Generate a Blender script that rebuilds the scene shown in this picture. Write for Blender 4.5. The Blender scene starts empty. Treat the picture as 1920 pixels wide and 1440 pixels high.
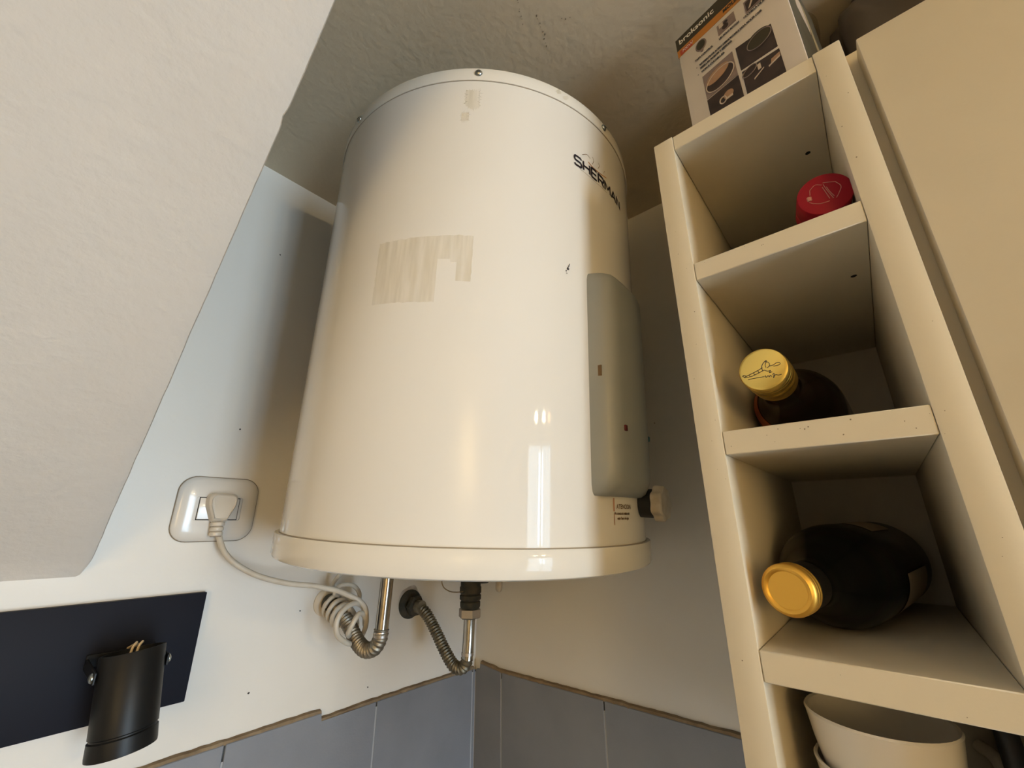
import bpy, bmesh, math, random
from mathutils import Vector, Matrix, noise

random.seed(7)
S = bpy.context.scene
COL = S.collection
PI = math.pi
H0 = 1.55                      # height of the lens above the floor; everything is laid out from the lens, then lifted

# ------------------------------------------------------------------ camera
cam = bpy.data.objects.new('camera', bpy.data.cameras.new('camera'))
COL.objects.link(cam)
cam.data.sensor_fit = 'HORIZONTAL'
cam.data.sensor_width = 36.0
cam.data.lens = 36.0 * 775.51 / 1920.0
cam.data.clip_start = 0.01
R = Vector((0.65297842, -0.75736875, -0.00342906))
D = Vector((0.24045818, 0.21160419, -0.94731385))
F = Vector((0.71819132, 0.61775095, 0.32028848))
cam.matrix_world = Matrix(((R.x, -D.x, -F.x, 0), (R.y, -D.y, -F.y, 0), (R.z, -D.z, -F.z, H0), (0, 0, 0, 1)))
S.camera = cam

# ------------------------------------------------------------------ exposure, world, lights
S.view_settings.view_transform = 'Standard'
S.view_settings.look = 'None'
S.view_settings.exposure = -0.20
S.view_settings.gamma = 1.0
S.view_settings.use_curve_mapping = False
W = bpy.data.worlds.new('world'); S.world = W; W.use_nodes = True
W.node_tree.nodes['Background'].inputs[0].default_value = (0.75, 0.85, 1.0, 1)
W.node_tree.nodes['Background'].inputs[1].default_value = 0.6

WIN = dict(x0=-0.42, x1=0.62, z0=-1.45, z1=0.38, y=-3.0)
def area(name, loc, rot, sx, sy, power, color):
    l = bpy.data.lights.new(name, 'AREA'); l.shape = 'RECTANGLE'; l.size = sx; l.size_y = sy
    l.energy = power; l.color = color
    o = bpy.data.objects.new(name, l); COL.objects.link(o); o.location = loc; o.rotation_euler = rot
    return o
area('daylight', ((WIN['x0'] + WIN['x1']) / 2, WIN['y'] - 0.04, (WIN['z0'] + WIN['z1']) / 2), (PI / 2, 0, 0),
     1.02, 1.80, 86.0, (0.63, 0.82, 1.0))
area('daylight_open_sash', (0.09, WIN['y'] - 0.035, -0.10), (PI / 2, 0, 0), 0.16, 0.74, 13.0, (0.62, 0.84, 1.0))
area('wall_wash_fill', (-1.72, -2.05, 0.25), (0, PI / 2, 0), 0.5, 0.5, 96.0, (1.0, 0.80, 0.47))   # added warm fill with no fixture, washes the left rear wall
LAMP = (0.19, -2.0, 0.43)       # warm ceiling lamp in front of the window wall
LAMP_STRENGTH = 260.0
FILL_LAMP = (-1.15, -1.2, 1.06)     # round warm lamp further left, added out of view as dim fill
FILL_LAMP_STRENGTH = 1.5
WARM = (1.0, 0.79, 0.45)

# ------------------------------------------------------------------ materials
def mat(name, col, rough=0.5, metal=0.0, col2=None, nscale=8.0, bump=0.0, bscale=60.0, coat=0.0, spec=None,
        trans=0.0, emit=None, estr=0.0, mixlo=0.35, mixhi=0.7, bump2=None):
    m = bpy.data.materials.new(name); m.use_nodes = True
    nt = m.node_tree; b = nt.nodes['Principled BSDF']
    b.inputs['Base Color'].default_value = (*col, 1)
    b.inputs['Roughness'].default_value = rough
    b.inputs['Metallic'].default_value = metal
    if spec is not None: b.inputs['Specular IOR Level'].default_value = spec
    if coat: b.inputs['Coat Weight'].default_value = coat; b.inputs['Coat Roughness'].default_value = 0.06
    if trans: b.inputs['Transmission Weight'].default_value = trans
    if emit: b.inputs['Emission Color'].default_value = (*emit, 1); b.inputs['Emission Strength'].default_value = estr
    tc = nt.nodes.new('ShaderNodeTexCoord')
    if col2:
        n = nt.nodes.new('ShaderNodeTexNoise'); n.inputs['Scale'].default_value = nscale; n.inputs['Detail'].default_value = 5
        r = nt.nodes.new('ShaderNodeValToRGB')
        r.color_ramp.elements[0].position = mixlo; r.color_ramp.elements[1].position = mixhi
        r.color_ramp.elements[0].color = (*col, 1); r.color_ramp.elements[1].color = (*col2, 1)
        nt.links.new(tc.outputs['Object'], n.inputs['Vector']); nt.links.new(n.outputs['Fac'], r.inputs['Fac'])
        nt.links.new(r.outputs['Color'], b.inputs['Base Color'])
    if bump:
        n = nt.nodes.new('ShaderNodeTexNoise'); n.inputs['Scale'].default_value = bscale; n.inputs['Detail'].default_value = 6
        h = n.outputs['Fac']
        nt.links.new(tc.outputs['Object'], n.inputs['Vector'])
        if bump2:
            n2 = nt.nodes.new('ShaderNodeTexNoise'); n2.inputs['Scale'].default_value = bump2; n2.inputs['Detail'].default_value = 2
            nt.links.new(tc.outputs['Object'], n2.inputs['Vector'])
            ad = nt.nodes.new('ShaderNodeMath'); ad.operation = 'MULTIPLY_ADD'; ad.inputs[1].default_value = 0.8
            nt.links.new(n2.outputs['Fac'], ad.inputs[0]); nt.links.new(h, ad.inputs[2]); h = ad.outputs[0]
        bp = nt.nodes.new('ShaderNodeBump'); bp.inputs['Strength'].default_value = bump; bp.inputs['Distance'].default_value = 0.002
        nt.links.new(h, bp.inputs['Height']); nt.links.new(bp.outputs['Normal'], b.inputs['Normal'])
    return m

M = {}
M['wall'] = mat('painted_wall', (0.72, 0.695, 0.645), 0.42, col2=(0.69, 0.655, 0.59), nscale=5, bump=0.12, bscale=90, bump2=14)
M['stucco'] = mat('stucco_plaster', (0.66, 0.62, 0.57), 0.8, col2=(0.62, 0.58, 0.53), nscale=6, bump=0.42, bscale=130, bump2=30)
M['ceil'] = mat('ceiling_plaster', (0.67, 0.565, 0.41), 0.8, col2=(0.62, 0.52, 0.37), nscale=4, bump=0.35, bscale=120, bump2=25)
M['room'] = mat('room_wall', (0.44, 0.36, 0.24), 0.7, col2=(0.40, 0.33, 0.22), nscale=3)
M['floor'] = mat('floor_tile', (0.16, 0.105, 0.055), 0.4, col2=(0.12, 0.08, 0.04), nscale=6)
M['enamel'] = mat('cream_enamel', (0.77, 0.745, 0.695), 0.045, col2=(0.755, 0.725, 0.665), nscale=3.0, spec=0.19, mixlo=0.4, mixhi=0.75)
M['enamel_cap'] = mat('cream_enamel_cap', (0.77, 0.74, 0.675), 0.06, col2=(0.755, 0.715, 0.63), nscale=6.0, spec=0.19)
M['seam'] = mat('seam_shadow_gap', (0.40, 0.34, 0.26), 0.7)
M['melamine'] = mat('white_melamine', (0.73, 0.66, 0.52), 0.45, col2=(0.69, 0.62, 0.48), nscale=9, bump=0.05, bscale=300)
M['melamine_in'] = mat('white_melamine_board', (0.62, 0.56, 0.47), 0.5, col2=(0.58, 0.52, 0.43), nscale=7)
M['tile'] = mat('grey_tile', (0.215, 0.225, 0.25), 0.38, col2=(0.185, 0.195, 0.22), nscale=14, bump=0.08, bscale=400)
M['grout'] = mat('brown_mortar', (0.19, 0.13, 0.075), 0.9, col2=(0.31, 0.23, 0.14), nscale=40, bump=0.6, bscale=150)
M['joint'] = mat('joint_grout', (0.36, 0.37, 0.39), 0.85)
M['cover'] = mat('grey_plastic', (0.31, 0.325, 0.31), 0.36, col2=(0.27, 0.285, 0.27), nscale=10, bump=0.04, bscale=300)
M['black_steel'] = mat('black_painted_steel', (0.008, 0.009, 0.016), 0.6, spec=0.2)
M['black_satin'] = mat('black_satin_metal', (0.009, 0.009, 0.009), 0.42, spec=0.28)
M['black_rubber'] = mat('black_rubber', (0.012, 0.012, 0.012), 0.5)
M['chrome'] = mat('worn_chrome', (0.44, 0.41, 0.36), 0.16, 1.0, col2=(0.25, 0.20, 0.14), nscale=45, mixlo=0.42, mixhi=0.8)
M['corr'] = mat('dull_corrugated_steel', (0.40, 0.37, 0.31), 0.48, 1.0, col2=(0.20, 0.17, 0.13), nscale=60)
M['corr_dark'] = mat('dark_corrugated_steel', (0.33, 0.30, 0.23), 0.52, 1.0, col2=(0.17, 0.15, 0.11), nscale=60)
M['nut'] = mat('dull_nickel', (0.50, 0.46, 0.42), 0.40, 1.0)
M['verdigris'] = mat('corroded_bronze', (0.030, 0.035, 0.028), 0.7, 0.2, col2=(0.075, 0.06, 0.04), nscale=70, bump=0.5, bscale=300)
M['rust'] = mat('rust_stain', (0.22, 0.13, 0.06), 0.9, col2=(0.45, 0.34, 0.22), nscale=80)
M['white_plastic'] = mat('white_plastic', (0.68, 0.66, 0.62), 0.22, coat=0.4)
M['old_plastic'] = mat('yellowed_plastic', (0.62, 0.57, 0.49), 0.35)
M['cord'] = mat('off_white_cable', (0.60, 0.56, 0.48), 0.38, col2=(0.52, 0.46, 0.37), nscale=40)
M['outline'] = mat('grime_line', (0.22, 0.17, 0.11), 0.8)
M['dark_gap'] = mat('dark_gap', (0.015, 0.012, 0.010), 0.8)
M['dark_ink'] = mat('dark_ink', (0.018, 0.014, 0.022), 0.5)
M['brown_ink'] = mat('brown_ink', (0.16, 0.09, 0.03), 0.6)
M['orange_ink'] = mat('orange_ink', (0.50, 0.22, 0.07), 0.6)
M['pink_ink'] = mat('faded_red_ink', (0.55, 0.30, 0.20), 0.6)
M['steel'] = mat('zinc_screw', (0.42, 0.44, 0.42), 0.32, 1.0)
M['red_lens'] = mat('dark_red_lens', (0.12, 0.006, 0.004), 0.2)
M['teal'] = mat('teal_plastic', (0.01, 0.12, 0.14), 0.3)
M['knob'] = mat('aged_white_knob', (0.60, 0.55, 0.46), 0.35, col2=(0.45, 0.37, 0.26), nscale=60)
M['gold'] = mat('gold_cap', (0.86, 0.63, 0.17), 0.26, 1.0)
M['gold_dull'] = mat('dull_gold_cap', (0.80, 0.46, 0.08), 0.40, 0.85)
M['gold_side'] = mat('gold_foil_side', (0.55, 0.37, 0.07), 0.40, 0.9, col2=(0.28, 0.18, 0.03), nscale=160)
M['red_cap'] = mat('red_cap', (0.30, 0.003, 0.014), 0.5, spec=0.25)
M['red_print'] = mat('pale_cap_print', (0.50, 0.22, 0.18), 0.5)
M['amber'] = mat('amber_bottle', (0.012, 0.005, 0.002), 0.12, spec=0.2)
M['liqueur'] = mat('clear_bottle', (0.10, 0.085, 0.06), 0.1, coat=0.3)
M['wine_glass'] = mat('dark_green_bottle', (0.003, 0.0032, 0.0028), 0.22, spec=0.12)
M['label_tan'] = mat('tan_paper_label', (0.50, 0.40, 0.28), 0.6)
M['label_orange'] = mat('orange_label_edge', (0.34, 0.07, 0.015), 0.5)
M['label_brown'] = mat('brown_label', (0.16, 0.09, 0.02), 0.5)
M['cup'] = mat('white_ceramic', (0.66, 0.62, 0.55), 0.22, coat=0.2)
M['card'] = mat('white_cardboard', (0.62, 0.56, 0.50), 0.55, col2=(0.58, 0.52, 0.46), nscale=20)
M['band_dark'] = mat('dark_olive_print', (0.035, 0.028, 0.012), 0.5)
M['band_orange'] = mat('orange_print', (0.46, 0.18, 0.022), 0.5)
M['photo_dark'] = mat('dark_photo_print', (0.022, 0.012, 0.010), 0.45, col2=(0.05, 0.03, 0.025), nscale=60)
M['photo_mid'] = mat('grey_photo_print', (0.17, 0.125, 0.115), 0.45, col2=(0.26, 0.2, 0.18), nscale=60)
M['photo_tan'] = mat('tan_photo_print', (0.42, 0.24, 0.14), 0.45, col2=(0.34, 0.21, 0.13), nscale=200)
M['photo_light'] = mat('pale_photo_print', (0.55, 0.46, 0.38), 0.45)
M['side_olive'] = mat('olive_side_print', (0.055, 0.048, 0.030), 0.45, col2=(0.11, 0.10, 0.07), nscale=30)
M['side_tan'] = mat('tan_side_print', (0.34, 0.27, 0.16), 0.5)
M['print_red'] = mat('red_print', (0.40, 0.05, 0.02), 0.5)
M['print_white'] = mat('white_print', (0.80, 0.76, 0.68), 0.5)
M['bag'] = mat('taupe_plastic_bag', (0.085, 0.065, 0.045), 0.40, col2=(0.05, 0.036, 0.024), nscale=9, bump=0.3, bscale=30)
M['wire'] = mat('beige_wire', (0.72, 0.55, 0.33), 0.4)
M['thread'] = mat('brass_wire', (0.30, 0.22, 0.12), 0.5, 0.4)
M['frame'] = mat('window_frame', (0.62, 0.60, 0.56), 0.4)
M['bulb'] = mat('warm_bulb', (1, 0.8, 0.5), 0.4, emit=WARM, estr=LAMP_STRENGTH)
M['bulb_dim'] = mat('amber_bulb', (1, 0.7, 0.4), 0.4, emit=(1.0, 0.5, 0.2), estr=LAMP_STRENGTH * 0.15)
M['fill_glow'] = mat('warm_fill_glow', (1, 0.8, 0.5), 0.4, emit=(1.0, 0.70, 0.38), estr=FILL_LAMP_STRENGTH)

def glass_mat(name, tint, w=0.12):
    m = bpy.data.materials.new(name); m.use_nodes = True; nt = m.node_tree
    for n in list(nt.nodes): nt.nodes.remove(n)
    o = nt.nodes.new('ShaderNodeOutputMaterial'); t = nt.nodes.new('ShaderNodeBsdfTransparent')
    g = nt.nodes.new('ShaderNodeBsdfGlossy'); mx = nt.nodes.new('ShaderNodeMixShader'); lw = nt.nodes.new('ShaderNodeLayerWeight')
    lw.inputs['Blend'].default_value = w; t.inputs['Color'].default_value = (*tint, 1); g.inputs['Roughness'].default_value = 0.06
    nt.links.new(lw.outputs['Facing'], mx.inputs['Fac']); nt.links.new(t.outputs[0], mx.inputs[1]); nt.links.new(g.outputs[0], mx.inputs[2])
    nt.links.new(mx.outputs[0], o.inputs['Surface']); return m
M['glass'] = glass_mat('clear_glass', (0.86, 0.84, 0.76), 0.35)
M['pane'] = glass_mat('window_glass', (0.97, 0.98, 0.98), 0.1)

def residue_mat(name, col, sc, lo, hi, a0, a1):
    m = bpy.data.materials.new(name); m.use_nodes = True; nt = m.node_tree; b = nt.nodes['Principled BSDF']
    b.inputs['Base Color'].default_value = (*col, 1); b.inputs['Roughness'].default_value = 0.5
    tc = nt.nodes.new('ShaderNodeTexCoord'); mp = nt.nodes.new('ShaderNodeMapping'); mp.inputs['Scale'].default_value = sc
    n = nt.nodes.new('ShaderNodeTexNoise'); n.inputs['Scale'].default_value = 1.0; n.inputs['Detail'].default_value = 4
    r = nt.nodes.new('ShaderNodeMapRange'); r.inputs[1].default_value = lo; r.inputs[2].default_value = hi
    r.inputs[3].default_value = a0; r.inputs[4].default_value = a1
    t = nt.nodes.new('ShaderNodeBsdfTransparent'); mx = nt.nodes.new('ShaderNodeMixShader')
    nt.links.new(tc.outputs['Object'], mp.inputs['Vector']); nt.links.new(mp.outputs[0], n.inputs['Vector'])
    nt.links.new(n.outputs['Fac'], r.inputs[0]); nt.links.new(r.outputs[0], mx.inputs['Fac'])
    nt.links.new(t.outputs[0], mx.inputs[1]); nt.links.new(b.outputs[0], mx.inputs[2])
    nt.links.new(mx.outputs[0], nt.nodes['Material Output'].inputs['Surface']); return m
M['residue'] = residue_mat('dried_glue', (0.68, 0.54, 0.27), (160, 160, 16), .3, .75, .05, .26)
M['rust_film'] = residue_mat('rust_film', (0.20, 0.12, 0.055), (45, 45, 45), .25, .80, 0.0, .60)

# ------------------------------------------------------------------ helpers
WORLD = {}                      # world matrix of every empty / mesh, kept by hand so no depsgraph update is needed
def wm(o): return WORLD.get(o.name, Matrix.Identity(4))

def thing(name, label, cat, loc=(0, 0, 0), rot=None, group=None):
    o = bpy.data.objects.new(name, None); COL.objects.link(o)
    o.empty_display_size = 0.03
    m = Matrix.Translation(Vector(loc)) @ (rot.to_4x4() if rot is not None else Matrix.Identity(4))
    o.matrix_world = m; WORLD[o.name] = m
    return tag(o, label, cat, group)

def tag(o, label, cat, group=None):
    o['label'] = label; o['category'] = cat
    if group: o['group'] = group
    return o

def obj(name, bm, m, parent=None, local=False, smooth=True, label=None, angle=38, xf=None):
    """bm in world coordinates (lens at the origin) unless local"""
    me = bpy.data.meshes.new(name)
    bmesh.ops.recalc_face_normals(bm, faces=bm.faces[:])
    bm.to_mesh(me); bm.free()
    if smooth:
        for p in me.polygons: p.use_smooth = True
        me.set_sharp_from_angle(angle=math.radians(angle))
    o = bpy.data.objects.new(name, me); COL.objects.link(o)
    me.materials.append(m)
    if xf is not None: me.transform(xf)
    if parent is not None:
        o.parent = parent
        if not local: me.transform(wm(parent).inverted())
        WORLD[o.name] = wm(parent)
    else:
        # origin at the base of the mesh
        xs = [v.co for v in me.vertices]
        c = Vector(((min(v.x for v in xs) + max(v.x for v in xs)) / 2, (min(v.y for v in xs) + max(v.y for v in xs)) / 2, min(v.z for v in xs)))
        me.transform(Matrix.Translation(-c)); o.location = c; WORLD[o.name] = Matrix.Translation(c)
    if label: o['label'] = label
    return o

def struct(name, bm, m, smooth=False):
    o = obj(name, bm, m, smooth=smooth); o['kind'] = 'structure'; return o

def B(): return bmesh.new()

def box(bm, x0, x1, y0, y1, z0, z1, bev=0.0, seg=2):
    r = bmesh.ops.create_cube(bm, size=1.0)
    vs = r['verts']
    for v in vs:
        v.co = Vector((x0 + (v.co.x + .5) * (x1 - x0), y0 + (v.co.y + .5) * (y1 - y0), z0 + (v.co.z + .5) * (z1 - z0)))
    if bev > 0:
        es = list({e for v in vs for e in v.link_edges})
        bmesh.ops.bevel(bm, geom=es, offset=bev, segments=seg, profile=0.5, affect='EDGES')
    return bm

def lathe(bm, prof, n=48, mx=None, cap0=True, cap1=True):
    """prof: list of (r, z) about local z"""
    rings = []
    for r, z in prof:
        rings.append([bm.verts.new(((mx @ Vector((r * math.cos(2 * PI * i / n), r * math.sin(2 * PI * i / n), z))) if mx is not None
                      else Vector((r * math.cos(2 * PI * i / n), r * math.sin(2 * PI * i / n), z)))) for i in range(n)])
    for a, b in zip(rings[:-1], rings[1:]):
        for i in range(n):
            j = (i + 1) % n
            bm.faces.new((a[i], a[j], b[j], b[i]))
    if cap0: bm.faces.new(list(reversed(rings[0])))
    if cap1: bm.faces.new(rings[-1])
    return bm

def axis_mx(p, d, up=Vector((0, 0, 1))):
    """local z along d, origin p"""
    z = Vector(d).normalized()
    x = up.cross(z)
    if x.length < 1e-4: x = Vector((1, 0, 0))
    x.normalize(); y = z.cross(x)
    return Matrix(((x.x, y.x, z.x, p[0]), (x.y, y.y, z.y, p[1]), (x.z, y.z, z.z, p[2]), (0, 0, 0, 1)))

def spline(pts, n=12):
    P = [Vector(p) for p in pts]; out = []
    P = [2 * P[0] - P[1]] + P + [2 * P[-1] - P[-2]]
    for i in range(1, len(P) - 2):
        a, b, c, d = P[i - 1:i + 3]
        for k in range(n):
            t = k / n
            out.append(0.5 * ((2 * b) + (c - a) * t + (2 * a - 5 * b + 4 * c - d) * t * t + (3 * b - a - 3 * c + d) * t ** 3))
    out.append(P[-2]); return out

def resample(P, step):
    L = [0.0]
    for a, b in zip(P[:-1], P[1:]): L.append(L[-1] + (b - a).length)
    n = max(2, int(L[-1] / step)); out = []; k = 0
    for i in range(n + 1):
        s = L[-1] * i / n
        while k < len(L) - 2 and L[k + 1] < s: k += 1
        t = (s - L[k]) / max(1e-9, L[k + 1] - L[k]); out.append(P[k].lerp(P[k + 1], t))
    return out

def tube(bm, P, rad, n=12, cap=True):
    """rad: number or function of arc length"""
    P = [Vector(p) for p in P]; rings = []; s = 0.0; up = None
    for i, p in enumerate(P):
        t = (P[min(i + 1, len(P) - 1)] - P[max(i - 1, 0)]).normalized()
        if up is None:
            up = t.orthogonal().normalized()
        else:
            up = (up - t * up.dot(t)).normalized()
        side = t.cross(up)
        if i: s += (p - P[i - 1]).length
        r = rad(s) if callable(rad) else rad
        rings.append([bm.verts.new(p + (up * math.cos(2 * PI * k / n) + side * math.sin(2 * PI * k / n)) * r) for k in range(n)])
    for a, b in zip(rings[:-1], rings[1:]):
        for k in range(n):
            j = (k + 1) % n; bm.faces.new((a[k], a[j], b[j], b[k]))
    if cap:
        bm.faces.new(list(reversed(rings[0]))); bm.faces.new(rings[-1])
    return bm

def prism(bm, poly, a, b, axis='x'):
    """extrude polygon from a to b along axis; poly in the other two coordinates"""
    def co(u, v, t): return {'x': (t, u, v), 'y': (u, t, v), 'z': (u, v, t)}[axis]
    A = [bm.verts.new(co(u, v, a)) for u, v in poly]; Bv = [bm.verts.new(co(u, v, b)) for u, v in poly]
    n = len(poly)
    for i in range(n):
        j = (i + 1) % n; bm.faces.new((A[i], A[j], Bv[j], Bv[i]))
    bm.faces.new(list(reversed(A))); bm.faces.new(Bv)
    return bm

def text_mesh(txt, size, sx=1.0, extrude=0.0, bold=0.0, align='LEFT', spc=1.0):
    c = bpy.data.curves.new('t', 'FONT'); c.body = txt; c.size = size; c.extrude = extrude; c.offset = bold; c.align_x = align
    c.resolution_u = 3; c.space_character = spc
    o = bpy.data.objects.new('t', c); COL.objects.link(o)
    dg = bpy.context.evaluated_depsgraph_get()
    me = bpy.data.meshes.new_from_object(o.evaluated_get(dg))
    bpy.data.objects.remove(o); bpy.data.curves.remove(c)
    bm = B(); bm.from_mesh(me); bpy.data.meshes.remove(me)
    for v in bm.verts: v.co.x *= sx
    return bm

def bm_map(bm, f):
    for v in bm.verts: v.co = Vector(f(v.co))
    return bm

# ------------------------------------------------------------------ the room
XB, YA, ZC = 0.65, 0.6535, 0.561
XS = 0.069                      # right edge of the sloping ceiling
ZS = -0.0475                     # where the slope springs from the left wall
SL = math.tan(math.radians(45.4))
ZM = 1.10                       # main ceiling
YM = YA - (ZM - ZS) / SL

bm = B(); box(bm, -2.3, XB + .1, YA, YA + .1, -H0, ZM); struct('wall_left', bm, M['wall'])
bm = B(); box(bm, XB, XB + .1, -3.1, YA, -H0, ZM); struct('wall_right', bm, M['wall'])
bm = B(); box(bm, -2.3, -2.2, -3.1, YA, -H0, ZM); struct('wall_side', bm, M['room'])
bm = B()
box(bm, -2.2, WIN['x0'], -3.1, -3.0, -H0, ZM); box(bm, WIN['x1'], XB, -3.1, -3.0, -H0, ZM)
box(bm, WIN['x0'], WIN['x1'], -3.1, -3.0, -H0, WIN['z0']); box(bm, WIN['x0'], WIN['x1'], -3.1, -3.0, WIN['z1'], ZM)
struct('wall_rear', bm, M['room'])
bm = B(); box(bm, -2.3, XB + .1, -3.1, YA + .1, -H0 - .1, -H0); struct('floor', bm, M['floor'])
bm = B(); box(bm, -2.3, XB + .1, -3.1, YM, ZM, ZM + .1); struct('ceiling', bm, M['room'])
# window
bm = B(); t = 0.05
x0, x1, z0, z1 = WIN['x0'], WIN['x1'], WIN['z0'], WIN['z1']
for a in ((x0, x0 + t, z0, z1), (x1 - t, x1, z0, z1), (x0 + t, x1 - t, z0, z0 + t), (x0 + t, x1 - t, z1 - t, z1), ((x0 + x1) / 2 - .02, (x0 + x1) / 2 + .02, z0 + t, z1 - t)):
    box(bm, a[0], a[1], -3.03, -2.99, a[2], a[3])
w = struct('window_1', bm, M['frame'])
bm = B(); box(bm, x0 + t, x1 - t, -3.075, -3.071, z0 + t, z1 - t); obj('pane', bm, M['pane'], w, smooth=False)

# flat ceiling of the nook (solid up to the main ceiling level)
bm = B()
ylip = -0.34; zlip = ZS + (YA - ylip) * SL
prism(bm, [(YA, ZC), (ylip, ZC), (ylip, zlip), (YM, ZM), (YA, ZM)], XS, XB)
struct('ceiling_nook', bm, M['ceil'])

# sloping ceiling with an uneven plastered edge
bm = B()
rows = []
L = (YA - YM) / math.cos(math.atan(SL)); N = 150
cs, sn = math.cos(math.atan(SL)), math.sin(math.atan(SL))
for i in range(N + 1):
    s = 1.02 * (i / N) ** 1.35 if i < N else L
    s = min(s, L)
    y, z = YA - s * cs, ZS + s * sn
    if s < 0.022:                                   # soft fillet into the wall
        k = 1 - s / 0.022; z -= 0.003 * k * k
    j = 0.0006 * noise.noise(Vector((s * 18, 3.1, 0))) + 0.0003 * noise.noise(Vector((s * 90, 7.7, 0)))
    e = XS + j
    if s < 0.022: e -= 0.0045 * (1 - s / 0.022) ** 2
    if 0.500 < s < 0.512: e -= 0.0016 * math.sin((s - 0.500) / 0.012 * PI)
    up = Vector((0, sn, cs))                        # into the solid
    base = Vector((0, y, z))
    row = []
    for x, dpt in ((-2.2, 0), (-0.6, 0), (-0.12, 0), (e - 0.03, 0), (e - 0.004, 0), (e - 0.0012, 0.0010), (e, 0.004), (e, 0.010)):
        p = base + Vector((x, 0, 0)) + up * dpt
        if -0.6 <= x and dpt == 0:
            p -= up * (0.0006 * noise.noise(Vector((x * 14, s * 14, 1.3))))
        if p.y > YA + 0.02: p.y = YA + 0.02
        row.append(bm.verts.new(p))
    row.append(bm.verts.new((e, min(YA + 0.02, y + 0.012), ZM)))
    rows.append(row)
for a, b in zip(rows[:-1], rows[1:]):
    for k in range(len(a) - 1): bm.faces.new((a[k], a[k + 1], b[k + 1], b[k]))
struct('ceiling_slope', bm, M['stucco'], smooth=True)

# ---- wall tiles: each tile a part of its wall
def tile(poly, wall, axis):
    b = B()
    if axis == 'y': prism(b, poly, YA - 0.007, YA - 0.0005, 'y')
    else: prism(b, poly, XB - 0.007, XB - 0.0005, 'x')
    es = [e for e in b.edges]
    bmesh.ops.bevel(b, geom=es, offset=0.0007, segments=1, affect='EDGES')
    return obj('tile', b, M['tile'], wall, smooth=False)
wallA = bpy.data.objects['wall_left']; wallB = bpy.data.objects['wall_right']
zb = -0.55; g = 0.0010
for poly in ([(-.17, zb), (.030 - g, zb), (.030 - g, -.2445), (-.17, -.2445)],
             [(.030 + g, zb), (.2315 - g, zb), (.2315 - g, -.2455), (.030 + g, -.2445)],
             [(.2315 + g, zb), (.434 - g, zb), (.434 - g, -.2555), (.3475, -.2565), (.3475, -.2465), (.2315 + g, -.2455)],
             [(.434 + g, zb), (.636 - g, zb), (.636 - g, -.258), (.434 + g, -.2555)],
             [(.636 + g, zb), (XB - .0075, zb), (XB - .0075, -.258), (.636 + g, -.258)]):
    tile(poly, wallA, 'y')
for poly in ([(YA - .0078, zb), (.581 + g, zb), (.581 + g, -.2525), (.6345, -.2475), (.6345, -.258), (YA - .0078, -.258)],
             [(.581 - g, zb), (.376 + g, zb), (.376 + g, -.2495), (.581 - g, -.2525)],
             [(.376 - g, zb), (.171 + g, zb), (.171 + g, -.2475), (.376 - g, -.2495)],
             [(.171 - g, zb), (-.034, zb), (-.034, -.245), (.171 - g, -.2475)]):
    tile(poly, wallB, 'x')
# grout behind the joints and the rough brown mortar edge along the tile tops
bm = B(); box(bm, -.17, XB - .002, YA - .0064, YA - .0004, zb, -.262); obj('grout', bm, M['joint'], wallA, smooth=False)
bm = B(); box(bm, XB - .0064, XB - .0004, -.034, YA - .002, zb, -.262); obj('grout', bm, M['joint'], wallB, smooth=False)
def mortar(pts, wall, axis):
    b = B(); P = resample([Vector(p) for p in pts], 0.0045); off = 0
    ring = []
    for i, p in enumerate(P):
        th = 0.0042 + 0.0013 * noise.noise(Vector((i * .37, 1.7, p.x * 9)))
        dp = 0.0062 + 0.0016 * noise.noise(Vector((i * .6, 5.2, 0)))
        u, v = p.x, p.y
        q = [(u, 0.0004, v - .001), (u, dp, v - .001), (u, dp * .8, v + th * .7), (u, 0.0004, v + th)]
        ring.append([b.verts.new((a, YA - d, c) if axis == 'y' else (XB - d, a, c)) for a, d, c in q])
    for r0, r1 in zip(ring[:-1], ring[1:]):
        for k in range(4): b.faces.new((r0[k], r0[(k + 1) % 4], r1[(k + 1) % 4], r1[k]))
    b.faces.new(ring[0]); b.faces.new(list(reversed(ring[-1])))
    return obj('mortar_edge', b, M['grout'], wall, smooth=False)
mortar([(-.17, -.2445), (.2315, -.2455), (.3475, -.2465)], wallA, 'y')
mortar([(.3480, -.2565), (.434, -.2555), (.636, -.258), (.642, -.258)], wallA, 'y')
mortar([(.6345, -.2475), (.581, -.2525), (.376, -.2495), (-.034, -.245)], wallB, 'x')
# pits, cracks and stains of the plaster, as shallow chips in the surfaces
def blob(bm, c, n, r, seed=0, k=9, stretch=1.0):
    nrm = Vector(n).normalized(); a = nrm.orthogonal().normalized(); b_ = nrm.cross(a); rnd = random.Random(seed)
    vs = []
    for i in range(k):
        rr = r * rnd.uniform(.6, 1.2); t_ = 2 * PI * i / k
        vs.append(bm.verts.new(Vector(c) + a * math.cos(t_) * rr * stretch + b_ * math.sin(t_) * rr + nrm * 0.0004))
    bm.faces.new(vs)
bm = B()
for i, p in enumerate([(.1808, .1255), (.1853, .4134), (.0812, .0803), (.30, -.115), (.42, -.235), (.25, -.20), (.205, .02), (.0765, .062)]):
    blob(bm, (p[0], YA - .0002, p[1]), (0, -1, 0), .0012, i)
obj('pit', bm, M['dark_gap'], wallA, smooth=False)
bm = B(); rnd = random.Random(4)
for i in range(26):
    blob(bm, (XB - .0002, rnd.uniform(.27, .385), .51 - abs(rnd.gauss(0, .07))), (-1, 0, 0), rnd.uniform(.0005, .0022), i)
for i in range(8):
    blob(bm, (XB - .0002, rnd.uniform(.25, .32), rnd.uniform(.1, .42)), (-1, 0, 0), rnd.uniform(.0005, .0012), 50 + i)
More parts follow.
